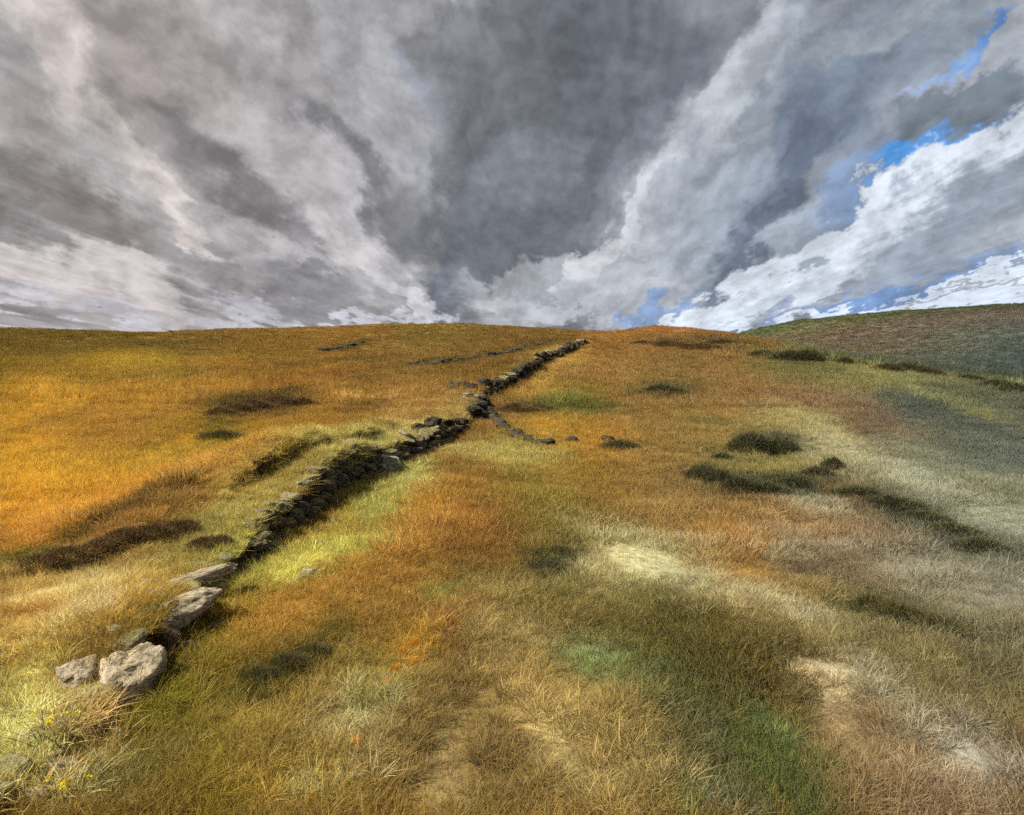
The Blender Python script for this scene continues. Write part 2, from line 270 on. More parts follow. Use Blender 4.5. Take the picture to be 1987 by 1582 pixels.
# distinct stands of one plant: (px, py, half length, half width, slope, colour, strength)
PATCH = [
 (520,785,120,26,10,(84,66,38),.85),(420,800,70,12,25,(92,76,36),.7),(430,845,70,20,-8,(84,78,30),.8),(280,870,110,9,32,(112,84,34),.75),(700,800,80,16,4,(110,78,38),.7),
 (230,1045,120,18,25,(82,62,38),.8),(330,1030,70,16,18,(78,60,38),.8),(120,1085,90,14,20,(88,72,36),.75),(400,1060,60,22,15,(84,68,40),.7),(30,1115,60,18,10,(80,76,28),.8),
 (80,690,110,6,5,(94,74,36),.7),(330,665,140,5,2,(94,74,36),.7),(640,735,120,9,8,(120,76,36),.6),(700,780,100,5,-2,(190,140,76),.7),(330,800,120,10,20,(128,90,46),.6),
 (190,1155,60,18,20,(168,152,138),.8),(90,1250,50,18,15,(168,108,48),.6),(250,1240,40,18,30,(200,150,44),.6),(110,1300,50,12,25,(190,150,40),.5),
 (560,1290,110,26,22,(80,72,34),.85),(440,1350,60,18,40,(100,86,34),.6),(540,1350,120,16,18,(152,124,60),.6),
 (620,1010,60,16,35,(122,86,36),.8),(600,1100,50,26,10,(196,182,96),.7),(690,1075,90,20,20,(166,156,76),.7),(720,1150,60,24,0,(140,96,40),.6),
 (856,1150,40,20,10,(116,126,54),.6),(760,975,60,14,30,(164,164,96),.7),(930,985,60,9,5,(146,98,52),.6),(872,1180,26,14,20,(156,102,54),.7),(860,1212,26,7,0,(156,96,50),.6),
 (690,1400,90,18,18,(182,164,126),.75),(760,1350,110,10,25,(120,112,58),.6),(720,1480,60,18,20,(170,152,118),.6),(590,1545,40,22,20,(206,192,150),.8),(560,1500,60,10,20,(196,150,50),.6),
 (930,1330,60,70,-60,(112,90,52),.7),(870,1390,100,44,50,(108,86,50),.8),(880,1470,110,40,10,(116,92,58),.7),(1010,1460,60,20,0,(112,88,54),.6),(960,1290,40,14,0,(170,140,84),.6),
 (1060,1100,62,20,8,(68,66,44),.85),(1080,1070,50,10,8,(74,70,46),.7),(960,1120,30,10,0,(110,104,66),.6),
 (1270,1090,120,26,-12,(184,166,124),.7),(1190,1110,60,18,0,(186,168,128),.6),(1420,1075,50,12,0,(120,86,50),.6),
 (1240,1160,90,22,-8,(108,96,48),.7),(1400,1230,170,44,-18,(92,78,38),.8),(1330,1300,90,34,-12,(88,78,38),.7),(1490,1290,70,30,-30,(90,78,40),.7),
 (1150,1255,40,10,-8,(146,152,126),.6),(1180,1285,90,18,-14,(118,128,66),.6),(1290,1275,40,9,-5,(150,156,60),.6),(1265,1310,40,22,-30,(98,112,72),.6),
 (1480,1450,90,70,-25,(88,90,42),.7),(1470,1510,60,40,0,(88,90,42),.65),(1480,1400,60,16,-15,(128,136,72),.7),(1360,1390,60,26,-50,(92,92,66),.7),(1300,1360,100,12,-48,(84,80,48),.7),(1370,1480,110,16,-52,(90,82,54),.7),
 (1320,1555,40,30,-30,(126,140,60),.7),(1390,1560,30,30,0,(112,112,96),.6),(960,1250,70,16,0,(140,118,76),.5),
 (1580,1295,70,14,-14,(204,172,126),.8),(1650,1280,50,16,10,(180,176,150),.7),(1700,1360,90,8,-45,(184,160,124),.6),(1620,1350,60,26,0,(126,98,66),.6),
 (1850,1440,70,12,-10,(188,176,156),.8),(1900,1470,60,16,-10,(180,166,144),.7),(1720,1460,60,8,0,(190,164,136),.5),
 (1700,1170,100,26,-16,(92,86,58),.8),(1770,1210,90,12,-10,(66,68,62),.85),(1640,1140,70,14,0,(108,100,64),.6),(1400,1135,30,8,0,(206,196,160),.7),(1470,1175,70,12,-12,(168,150,114),.6),
 (1500,1070,40,14,0,(190,178,150),.7),(1560,1095,80,22,-5,(104,84,62),.7),(1630,1070,60,10,-8,(112,96,70),.6),
 (1430,930,90,18,-6,(62,64,52),.85),(1550,930,90,17,14,(64,64,52),.85),(1480,960,100,14,0,(74,72,58),.8),(1620,905,30,12,30,(60,62,52),.8),
 (1480,857,66,22,4,(62,64,54),.85),(1400,885,36,10,0,(84,84,56),.7),(1380,820,60,8,0,(100,96,58),.6),
 (1720,985,120,28,-24,(88,82,64),.8),(1830,1040,110,22,-26,(82,80,66),.8),(1560,975,60,16,0,(172,158,128),.6),(1480,1010,90,12,0,(170,142,92),.5),
 (1640,880,120,12,-32,(168,152,112),.6),(1800,950,160,14,-24,(164,154,122),.6),(1560,815,80,10,-30,(168,148,98),.6),
 (1680,820,110,14,-12,(124,96,72),.6),(1780,785,120,20,-10,(86,88,76),.75),(1870,850,120,20,-10,(104,104,86),.6),(1600,780,80,12,-10,(132,98,70),.6),
 (1290,757,66,12,0,(80,76,48),.8),(1220,765,50,7,0,(106,92,52),.6),(1110,790,120,14,-3,(88,84,40),.8),(1000,795,60,10,0,(70,64,44),.8),(1200,868,40,8,0,(64,66,52),.8),
 (1100,770,60,7,0,(120,116,52),.6),(960,800,40,24,0,(112,84,52),.7),(930,870,80,12,0,(160,144,84),.6),(1000,890,90,8,0,(176,156,96),.6),
 (1100,690,60,8,40,(184,134,66),.6),(900,700,110,5,8,(70,58,40),.75),(860,710,80,4,6,(64,52,40),.7),(670,676,60,4,18,(78,60,36),.8),(1030,670,70,4,10,(88,70,40),.6),
 (1300,668,120,4,0,(96,80,48),.7),(1400,664,60,4,-5,(88,72,46),.7),(1330,640,80,4,0,(150,92,50),.5),(1480,690,120,5,-10,(92,84,54),.6),(1740,748,180,5,-14,(142,132,78),.6),
 (1150,1400,60,20,0,(166,140,88),.4),
 (1205,1055,100,24,-12,(178,160,120),.8),(1330,1128,150,22,-13,(176,158,120),.8),(1480,1165,130,18,-12,(168,150,116),.75),(1330,1060,90,12,-6,(172,150,108),.6),
 (1850,1100,170,40,-8,(148,136,112),.7),(1930,1180,110,30,0,(144,134,108),.6),(1810,950,190,26,-22,(158,150,124),.75),(1920,1020,110,20,-20,(150,144,122),.6),(1650,880,110,18,-30,(164,150,116),.6),
 (1590,1050,110,10,-4,(166,150,124),.6),(1780,1400,130,18,-35,(162,142,110),.7),(1900,1490,100,20,-8,(172,154,126),.7),(1660,1310,110,14,-18,(170,152,122),.7),(1720,1530,110,18,-10,(150,124,92),.5),
 (1040,1400,140,22,-38,(170,142,92),.6),(1130,1500,120,18,-20,(164,138,92),.5),(960,1220,110,16,-10,(156,134,88),.5),
 (130,1190,130,30,14,(190,164,122),.85),(190,1230,90,22,24,(196,174,150),.8),(60,1280,100,20,16,(198,164,106),.75),(150,1120,130,18,10,(196,164,112),.8),(260,1150,70,14,24,(190,160,100),.6),
 (60,1430,110,40,20,(204,186,130),.85),(110,1520,110,36,10,(198,178,132),.85),(30,1360,80,26,10,(186,170,116),.75),(180,1410,70,30,20,(208,180,116),.8),
 (1440,1370,110,26,-48,(86,92,56),.7),(1500,1520,90,60,-60,(88,90,46),.7),(1390,1520,90,14,-55,(84,80,56),.7),
 (1740,1195,120,10,-12,(76,76,64),.8),(1830,1226,90,6,-8,(66,68,62),.85),(1660,1165,80,9,-10,(92,88,64),.7),
 (300,735,150,5,4,(112,86,40),.7),(150,800,130,7,22,(118,86,42),.7),(520,725,140,4,3,(110,80,40),.7),(720,742,90,5,5,(106,78,42),.7),(450,690,170,4,1,(104,84,38),.7),(120,870,120,8,20,(150,112,36),.6),(320,830,140,5,18,(124,94,38),.6),(650,705,120,4,6,(96,74,38),.7),(170,960,130,8,18,(164,120,36),.5),
(1480,990,60,8,0,(144,104,66),.5),(1600,1030,110,12,0,(146,106,74),.5),
]
NB = np.array([s2l(b[3]) for b in BASE])
def jac(px, py, y):
    dy = -y * y / 6000.0
    if px > 1440 and py < 760: dy = -y * y / 4200.0
    u = (px - PW / 2) / F
    return np.array([[y / F, u * dy], [0.0, dy]])
def gpos(px, py):
    y = 6000.0 / max(py - 615, 21.5)
    return np.array([(px - PW / 2) / F * y, y])
def land_col(x, y):
    """colour of the plant cover, with sun and shade offsets, at land positions (linear)"""
    yy = np.maximum(y, 3.0)
    q = np.clip(yy / 14.0, .5, 9)
    wx = x + q * (.34 * fbm(x / (1.2 * q), y / (2.4 * q), 101, 4) ) + .12 * fbm(x / .35, y / .5, 103, 3)
    wy = y + q * q * .0 + q * 1.15 * fbm(x / (1.5 * q), y / (3.0 * q), 111, 4) + .3 * fbm(x / .5, y / .6, 113, 3)
    acc = np.zeros((len(x), 3)); ws = np.full(len(x), 1e-9)
    lm = y > 2
    for (px, py, s, col), lc in zip(BASE, NB):
        c = gpos(px, py); J = jac(px, py, c[1]) @ np.diag([s * .95, s * .55 if py > 760 else s * .28]); Ji = np.linalg.inv(J)
        ax, ay = wx - c[0], wy - c[1]
        l0 = Ji[0, 0] * ax + Ji[0, 1] * ay; l1 = Ji[1, 0] * ax + Ji[1, 1] * ay
        r2 = l0 * l0 + l1 * l1
        w = np.exp(-np.minimum(r2, 60)) + 1e-4 / (1 + r2 * r2)
        acc += w[:, None] * lc; ws += w
    col = acc / ws[:, None]
    ol = sst(.05, .55, fbm(x / 5.5, y / 7.0, 211, 5, .6)) * .5
    col = col * (1 - ol[:, None]) + ol[:, None] * (col * .35 + .65 * np.array(s2l((116, 100, 46))) * (col.mean(1) / .16)[:, None].clip(.6, 1.2))
    br = sst(.18, .6, fbm(x / 3.2, y / 4.5, 221, 5, .62)) * .5
    col = col * (1 - br[:, None] * np.array([.42, .46, .40]))
    col = col * np.interp(y, [12, 40, 90], [1, .87, .84])[:, None]  # distant cover darkened in place of unresolved self-shadow among tufts
    edge = .62 * fbm(x / (.28 * q), y / (.5 * q), 121, 5, .6)
    for (px, py, a, b, ang, cl, st) in PATCH:
        c = gpos(px, py); t = R(ang)
        M = np.array([[a * math.cos(t), b * math.sin(t)], [-a * math.sin(t), b * math.cos(t)]]) * 1.12
        Ji = np.linalg.inv(jac(px, py, c[1]) @ M)
        ax, ay = wx - c[0], wy - c[1]
        r = np.sqrt((Ji[0, 0] * ax + Ji[0, 1] * ay) ** 2 + (Ji[1, 0] * ax + Ji[1, 1] * ay) ** 2)
        sel = r < 1.9
        w = (min(1.0, st * 1.15) * (1 - sst(.45, 1.2, r[sel] + edge[sel])))[:, None]
        col[sel] = col[sel] * (1 - w) + w * np.array(s2l(cl))
    # the far hillside: grass on top, heather in the middle, rushes in the valley
    hillm = sst(-2, 10, x - (26 + .25 * np.maximum(0, y - 80)) - 6) * sst(55, 75, y) 
    if hillm.max() > 0:
        t = np.clip((y - 70) / 350 + .06 * fbm(x / 22, y / 22, 131, 4), 0, 1.3)
        rt = sst(.42, .66, x / np.maximum(y, 1))
        stops = [(0, (96, 100, 62)), (.10, (84, 84, 62)), (.22, (104, 100, 78)), (.45, (110, 94, 72)), (.68, (104, 86, 70)), (.86, (98, 88, 60)), (.93, (78, 80, 52)), (1.3, (76, 78, 50))]
        stop2 = [(0, (110, 108, 66)), (.10, (70, 76, 66)), (.22, (84, 88, 78)), (.45, (98, 98, 84)), (.68, (112, 96, 80)), (.86, (96, 82, 68)), (.93, (76, 80, 56)), (1.3, (76, 80, 54))]
        ts = [a for a, b in stops]
        hcl = np.stack([np.interp(t, ts, [s2l(b)[i] for a, b in stops]) * (1 - rt) + np.interp(t, ts, [s2l(b)[i] for a, b in stop2]) * rt for i in range(3)], 1)
        col = col * (1 - hillm[:, None]) + hcl * hillm[:, None]
    dlw = np.interp(y, WY, WX) - x
    tp = sst(.05, .35, dlw) * (1 - sst(.9, 2.0, dlw + .5 * fbm(x / .8, y / .8, 231, 3))) * sst(10, 13, y) * (1 - sst(27, 40, y)) * .6
    col = col * (1 - tp[:, None]) + tp[:, None] * np.array(s2l((158, 140, 80)))
    lum = 1 + .16 * fbm(x / (.5 * q), y / (.9 * q), 141, 4) + .12 * fbm(x / .16, y / .2, 151, 2)
    hue = .10 * fbm(x / (.8 * q), y / (1.3 * q), 161, 3)
    col = col * lum[:, None] * np.stack([1 + hue * .5, 1 - hue * .2, 1 - hue], 1)
    grey = (col @ np.array([.2126, .7152, .0722]))[:, None]
    col = grey + (col - grey) * .90
    u = x / np.maximum(y, 3)                                         # cover colour brightened left, darkened right to offset uneven sunlight; also golder, greyer plants
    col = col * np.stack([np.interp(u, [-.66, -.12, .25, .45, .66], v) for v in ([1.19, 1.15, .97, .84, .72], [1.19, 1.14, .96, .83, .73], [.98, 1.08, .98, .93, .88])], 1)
    return np.clip(col, .004, .75)

ALB = np.array([1.20, 1.36, 1.22])
naz = 880
a_front = np.linspace(R(-47), R(47), naz)
a_back = np.linspace(R(47), R(313), 92)[1:-1]
AZ = np.concatenate([a_front, a_back]); nA_ = len(AZ)
RR = 1.2 * np.exp(np.linspace(0, math.log(3000 / 1.2), 720)); nR = len(RR)
gx = (RR[:, None] * np.sin(AZ)[None, :]).ravel(); gy = (RR[:, None] * np.cos(AZ)[None, :]).ravel()
gz = H(gx, gy)
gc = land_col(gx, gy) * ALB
eps = .06; slope = np.hypot(H(gx + eps, gy) - H(gx - eps, gy), H(gx, gy + eps) - H(gx, gy - eps)) / (2 * eps)
bare = (sst(.75, 1.3, slope + .25 * fbm(gx / .4, gy / .4, 171, 3)) * (gy > 4) * (gy < 130))[:, None]
gc = gc * (1 - bare) + bare * np.array([.050, .036, .026])        # bare peat where the bank is too steep for turf
vx = np.concatenate([np.stack([gx, gy, gz], 1), [[0, 0, float(H(0., 0.))]]])
gc = np.concatenate([gc, gc[:1]])
i = np.arange(nR - 1)[:, None]; j = np.arange(nA_)[None, :]; jn = (j + 1) % nA_
quad = np.stack(np.broadcast_arrays(i * nA_ + j, i * nA_ + jn, (i + 1) * nA_ + jn, (i + 1) * nA_ + j), -1).reshape(-1, 4)[:, ::-1]
fan = np.stack([np.full(nA_, nR * nA_), (np.arange(nA_) + 1) % nA_, np.arange(nA_)], 1)
def fast_mesh(name, verts, quads, tris=None):
    me = bpy.data.meshes.new(name)
    nq = len(quads); nt = 0 if tris is None else len(tris)
    me.vertices.add(len(verts)); me.vertices.foreach_set('co', np.asarray(verts, np.float32).ravel())
    loops = np.concatenate([np.asarray(quads).ravel()] + ([np.asarray(tris).ravel()] if nt else [])).astype(np.int32)
    me.loops.add(len(loops)); me.loops.foreach_set('vertex_index', loops)
    st = np.concatenate([np.arange(nq) * 4] + ([nq * 4 + np.arange(nt) * 3] if nt else [])).astype(np.int32)
    me.polygons.add(nq + nt); me.polygons.foreach_set('loop_start', st)
    me.update(calc_edges=True)
    return me
me = fast_mesh('ground', vx, quad, fan)
ca = me.attributes.new('cover', 'FLOAT_COLOR', 'POINT')
ca.data.foreach_set('color', np.concatenate([gc, np.ones((len(gc), 1))], 1).astype(np.float32).ravel())
me.polygons.foreach_set('use_smooth', np.ones(len(me.polygons), bool))

def new_mat(name):
    m = bpy.data.materials.new(name); m.use_nodes = True
    nt = NT(m.node_tree); nt.n.clear()
    out = nt.new('ShaderNodeOutputMaterial')
    return m, nt, out
gm, nt, out = new_mat('moor_turf')
at_n = nt.new('ShaderNodeAttribute', attribute_name='cover')
pos = nt.new('ShaderNodeNewGeometry').outputs['Position']
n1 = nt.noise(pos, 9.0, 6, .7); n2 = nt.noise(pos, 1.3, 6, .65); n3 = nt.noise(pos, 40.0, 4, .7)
c = nt.mix(1.0, at_n.outputs['Color'], nt.ramp(n1, .25, .75, .48, .98, False), 'MULTIPLY')   # thatch colour darkened to stand in for missing grass self-shadow
c = nt.mix(1.0, c, nt.ramp(n2, .25, .75, .78, 1.2, False), 'MULTIPLY')
c = nt.mix(1.0, c, nt.ramp(n3, .25, .75, .8, 1.18, False), 'MULTIPLY')
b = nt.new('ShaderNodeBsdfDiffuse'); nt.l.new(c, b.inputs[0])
bm_ = nt.new('ShaderNodeBump'); bm_.inputs['Strength'].default_value = 0.9; bm_.inputs['Distance'].default_value = .09
nt.l.new(nt.math('ADD', n1, nt.math('MULTIPLY', nt.noise(pos, 2.4, 6, .7), 1.5)), bm_.inputs['Height']); nt.l.new(bm_.outputs[0], b.inputs['Normal'])
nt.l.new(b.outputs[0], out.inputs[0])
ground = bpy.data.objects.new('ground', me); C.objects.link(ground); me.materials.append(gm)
ground['kind'] = 'structure'; ground['label'] = 'rolling moorland of ochre grass and heather rising to the ridge'

# ------------------------------------------------------------------ materials for plants and stone
def blade_mat(name, attr_type, attr='gcol', var=.35, trans=.35):
    m, nt, out = new_mat(name)
    a = nt.new('ShaderNodeAttribute', attribute_name=attr, attribute_type=attr_type)
    rv = nt.new('ShaderNodeAttribute', attribute_name='brnd', attribute_type='GEOMETRY')
    c = nt.mix(1.0, a.outputs['Color'], nt.ramp(rv.outputs['Fac'], 0, 1, 1 - var, 1 + var, False), 'MULTIPLY')
    d1 = nt.new('ShaderNodeBsdfDiffuse'); t1 = nt.new('ShaderNodeBsdfTranslucent'); mx = nt.new('ShaderNodeMixShader')
    nt.l.new(c, d1.inputs[0]); nt.l.new(c, t1.inputs[0]); mx.inputs[0].default_value = trans
    nt.l.new(d1.outputs[0], mx.inputs[1]); nt.l.new(t1.outputs[0], mx.inputs[2]); nt.l.new(mx.outputs[0], out.inputs[0])
    return m
M_grass = blade_mat('grass_blades', 'INSTANCER')
def plain_blade(name, col, var=.35, trans=.3, col2=None):
    m, nt, out = new_mat(name)
    rv = nt.new('ShaderNodeAttribute', attribute_name='brnd', attribute_type='GEOMETRY')
    oi = nt.new('ShaderNodeObjectInfo')
    lc = s2l(col); l2 = s2l(col2) if col2 else tuple(v * 1.3 for v in lc)
    c = nt.mix(rv.outputs['Fac'], lc, l2)
    c = nt.mix(1.0, c, nt.ramp(oi.outputs['Random'], 0, 1, .85, 1.15, False), 'MULTIPLY')
    d1 = nt.new('ShaderNodeBsdfDiffuse'); t1 = nt.new('ShaderNodeBsdfTranslucent'); mx = nt.new('ShaderNodeMixShader')
    nt.l.new(c, d1.inputs[0]); nt.l.new(c, t1.inputs[0]); mx.inputs[0].default_value = trans
    nt.l.new(d1.outputs[0], mx.inputs[1]); nt.l.new(t1.outputs[0], mx.inputs[2]); nt.l.new(mx.outputs[0], out.inputs[0])
    return m
M_heather = plain_blade('heather_leaf', (58, 60, 44), col2=(92, 88, 60))
M_brownheath = plain_blade('dry_heather_leaf', (74, 60, 42), col2=(112, 90, 58))
M_rush = plain_blade('rush_blade', (66, 64, 40), col2=(100, 94, 58))
M_bracken = plain_blade('bracken_orange', (190, 120, 30), col2=(220, 160, 50))
M_redbr = plain_blade('bracken_red', (128, 72, 40), col2=(164, 104, 54))
M_straw = plain_blade('straw', (168, 136, 78), col2=(214, 186, 124))
M_flower = plain_blade('yellow_flower', (216, 196, 30), col2=(236, 222, 60))
m, nt, out = new_mat('woody_stem'); M_stem = m
pos = nt.new('ShaderNodeTexCoord').outputs['Object']
b = nt.new('ShaderNodeBsdfPrincipled'); b.inputs['Roughness'].default_value = .9
nt.l.new(nt.mix(nt.noise(pos, 20, 4), s2l((62, 48, 36)), s2l((98, 80, 60))), b.inputs['Base Color']); nt.l.new(b.outputs[0], out.inputs[0])

def stone_mat(name, dark, mid, pale, moss_amt, pale_amt):
    m, nt, out = new_mat(name)
    tc = nt.new('ShaderNodeTexCoord').outputs['Object']; oi = nt.new('ShaderNodeObjectInfo').outputs['Random']
    cbv = nt.new('ShaderNodeCombineXYZ'); nt.put(cbv.inputs[0], nt.math('MULTIPLY', oi, 37.0)); nt.put(cbv.inputs[1], nt.math('MULTIPLY', oi, 91.0))
    p = nt.vmath('ADD', tc, cbv.outputs[0])
    nz = nt.new('ShaderNodeSeparateXYZ'); nt.l.new(nt.new('ShaderNodeNewGeometry').outputs['Normal'], nz.inputs[0])
    f1 = nt.noise(p, 3.5, 8, .65); f2 = nt.noise(p, 9.0, 8, .7); f3 = nt.noise(p, 45.0, 5, .7)
    c = nt.mix(nt.ramp(f1, .35, .65), s2l(dark), s2l(mid))
    c = nt.mix(nt.math('MULTIPLY', nt.ramp(f2, .48, .66), pale_amt), c, s2l(pale))
    vo = nt.new('ShaderNodeTexVoronoi', feature='DISTANCE_TO_EDGE'); nt.l.new(nt.vmath('ADD', p, nt.scale(nt.noise(p, 2.5, 4, .6, col=True), .7)), vo.inputs['Vector']); vo.inputs['Scale'].default_value = 1.6
    crack = nt.ramp(vo.outputs['Distance'], .0, .035)
    c = nt.mix(crack, tuple(v * .45 for v in s2l(dark)), c)
    c = nt.mix(nt.math('MULTIPLY', nt.ramp(nt.noise(p, 6.0, 6, .7), .60, .68), .6), c, s2l((176, 140, 62)))
    up = nt.math('ADD', nz.outputs[2], nt.math('MULTIPLY', nt.math('SUBTRACT', f2, .5), 1.6))
    c = nt.mix(nt.math('MULTIPLY', nt.ramp(up, .35, .85), moss_amt), c, s2l((118, 112, 56)))
    c = nt.mix(1.0, c, nt.ramp(f3, .25, .75, .75, 1.2, False), 'MULTIPLY')
    c = nt.mix(1.0, c, nt.ramp(oi, 0, 1, .8, 1.2, False), 'MULTIPLY')
    b = nt.new('ShaderNodeBsdfPrincipled'); b.inputs['Roughness'].default_value = .92; b.inputs['Specular IOR Level'].default_value = .2
    nt.l.new(c, b.inputs['Base Color'])
    bp = nt.new('ShaderNodeBump'); bp.inputs['Strength'].default_value = .8; bp.inputs['Distance'].default_value = .03
    nt.l.new(nt.math('ADD', nt.math('ADD', f2, nt.math('MULTIPLY', f3, .35)), nt.math('MULTIPLY', crack, .35)), bp.inputs['Height']); nt.l.new(bp.outputs[0], b.inputs['Normal'])
    nt.l.new(b.outputs[0], out.inputs[0])
    return m
M_stone = stone_mat('wall_stone', (52, 47, 42), (88, 81, 70), (142, 134, 114), .6, .55)
M_dark = stone_mat('peaty_stone', (26, 24, 22), (42, 39, 35), (72, 68, 60), .12, .25)
M_cap = stone_mat('sunlit_lichened_stone', (84, 78, 68), (132, 124, 108), (190, 182, 162), .6, .6)  # paler wall stone for the tops: sunlight put into colour, besides lichen
M_boulder = stone_mat('pale_boulder', (132, 118, 100), (182, 166, 144), (220, 208, 186), .30, .6)
M_grey = stone_mat('grey_boulder', (96, 92, 84), (130, 124, 112), (168, 162, 148), .25, .5)

# ------------------------------------------------------------------ mesh helpers
def mesh_obj(name, me, mat=None, parent=None, loc=(0, 0, 0), link=True):
    o = bpy.data.objects.new(name, me)
    if mat and not me.materials: me.materials.append(mat)
    if link: C.objects.link(o)
    if parent: o.parent = parent
    o.location = loc
    return o
def empty(name, loc, label, cat, group=None, rz=0):
    o = bpy.data.objects.new(name, None); C.objects.link(o); o.location = loc; o.rotation_euler = (0, 0, rz)
    o.empty_display_size = .2
    tag(o, label, cat, group); return o
def tag(o, label, cat, group=None):
    o['label'] = label; o['category'] = cat
    if group: o['group'] = group
def blades_mesh(name, roots, dirs, lens, wids, bend, segs=3, seed=0):
    """curved tapering blades; dirs unit vectors, bend = sideways sag"""
    rg = np.random.default_rng(seed); n = len(roots)
    side = np.cross(dirs, np.tile([[0, 0, 1.0]], (n, 1)) + rg.normal(0, .35, (n, 3))); side /= np.linalg.norm(side, axis=1)[:, None] + 1e-9
    sag = np.stack([dirs[:, 0], dirs[:, 1], np.zeros(n)], 1); sag /= np.linalg.norm(sag, axis=1)[:, None] + 1e-6
    V, Fq, Ft = [], [], []
    per = segs * 2 + 1
    vs = np.zeros((n, per, 3))
    for k in range(segs):
        t = k / segs
        ctr = roots + dirs * (lens * t)[:, None] + sag * (bend * lens * t * t)[:, None] + np.array([0, 0, -1.0]) * (bend * .45 * lens * t * t)[:, None]
        w = (wids * (1 - .75 * t) * .5)[:, None]
        vs[:, 2 * k] = ctr - side * w; vs[:, 2 * k + 1] = ctr + side * w
    vs[:, per - 1] = roots + dirs * lens[:, None] + sag * (bend * lens)[:, None] + np.array([0, 0, -1.0]) * (bend * .45 * lens)[:, None]
    off = (np.arange(n) * per)[:, None]
    quads = np.concatenate([off + np.array([[2 * k, 2 * k + 1, 2 * k + 3, 2 * k + 2]]) for k in range(segs - 1)]) if segs > 1 else np.zeros((0, 4), int)
    tris = off + np.array([[per - 3, per - 2, per - 1]])
    me = fast_mesh(name, vs.reshape(-1, 3), quads, tris)
    a = me.attributes.new('brnd', 'FLOAT', 'POINT'); a.data.foreach_set('value', np.repeat(rg.random(n), per).astype(np.float32))
    return me
def tuft(name, n, rad, length, lv, wid, spread, bend, seed, segs=3):
    rg = np.random.default_rng(seed)
    ang = rg.uniform(0, 2 * np.pi, n); rr = rad * np.sqrt(rg.random(n))
    roots = np.stack([rr * np.cos(ang), rr * np.sin(ang), np.full(n, -.03)], 1)
    a2 = ang + rg.normal(0, .9, n); tl = np.abs(rg.normal(0, spread, n)) + .05
    dirs = np.stack([np.sin(tl) * np.cos(a2), np.sin(tl) * np.sin(a2), np.cos(tl)], 1)
    return blades_mesh(name, roots, dirs, length * (1 - lv + 2 * lv * rg.random(n)), np.full(n, wid) * rg.uniform(.7, 1.3, n), bend * rg.uniform(.2, 1.6, n), segs, seed)

# ------------------------------------------------------------------ grass (uncountable): tufts set on points
src = bpy.data.collections.new('tuft_kinds')
def src_obj(k, me):
    o = bpy.data.objects.new('tuft_kind_%02d' % k, me); me.materials.append(M_grass); src.objects.link(o)
src_obj(0, tuft('tuft_a', 46, .10, .24, .4, .0075, .45, .35, 1))
src_obj(1, tuft('tuft_b', 56, .15, .15, .45, .0085, .60, .30, 2))
src_obj(2, tuft('tuft_c', 40, .07, .34, .35, .007, .38, .55, 3, 4))
src_obj(3, tuft('tuft_d', 60, .17, .20, .5, .010, .80, .45, 4))
src_obj(4, tuft('tuft_e', 70, .20, .11, .5, .016, .75, .15, 5, 2))   # low springy heath
def scatter(n, y0, y1, smin, smax, kinds, seed, umax=.80, pw=1.0, xr=None):
    rg = np.random.default_rng(seed)
    y = (y0 ** (2 - pw) + rg.random(n) * (y1 ** (2 - pw) - y0 ** (2 - pw))) ** (1 / (2 - pw)) if pw != 2 else y0 * (y1 / y0) ** rg.random(n)
    if xr is None: x = rg.uniform(-1, 1, n) * (umax * y + 1.2)
    else: x = rg.uniform(xr[0], xr[1], n) * y
    dl = wallx(y) - x
    ok = ~((dl > -.05) & (dl < .16) & (y > 5) & (y < 120))
    x, y = x[ok], y[ok]; n = len(x)
    s = rg.uniform(smin, smax, n) * (1 + .45 * fbm(x / 1.3, y / 1.3, 200, 3))
    k = rg.choice(kinds, n)
    return x, y, s, k
WEAR = [(900,1400,110,90),(860,1490,120,60),(1050,1440,120,70),(1100,1340,110,50),(1620,1390,110,70),(1580,1295,80,20),(1860,1455,110,40),(1700,1450,90,60),(1450,1110,110,26),(1000,1200,80,40),(1600,1010,140,26),(1750,1090,140,30),(1920,1000,110,40),(1900,1160,110,40),(690,1400,90,24),(1650,860,140,26)]
def wear(x, y):
    w = np.zeros(len(x)); e = .55 * fbm(x / (.06 * np.maximum(y, 4)), y / (.12 * np.maximum(y, 4)), 181, 4)
    for px, py, a, b in WEAR:
        c = gpos(px, py); Ji = np.linalg.inv(jac(px, py, c[1]) @ np.diag([a, b])); ax, ay = x - c[0], y - c[1]
        r = np.sqrt((Ji[0, 0] * ax + Ji[0, 1] * ay) ** 2 + (Ji[1, 0] * ax + Ji[1, 1] * ay) ** 2)
        w = np.maximum(w, 1 - sst(.6, 1.15, r + e))
    w = np.maximum(.75 * w, .5 * sst(.1, .5, fbm(x / 2.6, y / 4.0, 191, 4)))
    for px, py, a, b, ang in [(905,1420,190,60,62),(860,1520,120,50,20),(1040,1420,150,44,-40),(1640,1400,130,50,-45),(1870,1470,110,30,-10),(1580,1295,90,18,-14),(1250,1085,130,26,-12)]:
        c = gpos(px, py); t = R(ang); M = np.array([[a * math.cos(t), b * math.sin(t)], [-a * math.sin(t), b * math.cos(t)]])
        Ji = np.linalg.inv(jac(px, py, c[1]) @ M); ax, ay = x - c[0], y - c[1]
        r = np.sqrt((Ji[0, 0] * ax + Ji[0, 1] * ay) ** 2 + (Ji[1, 0] * ax + Ji[1, 1] * ay) ** 2)
        w = np.maximum(w, 1.7 * (1 - sst(.5, 1.2, r + 1.3 * e)))
    return w
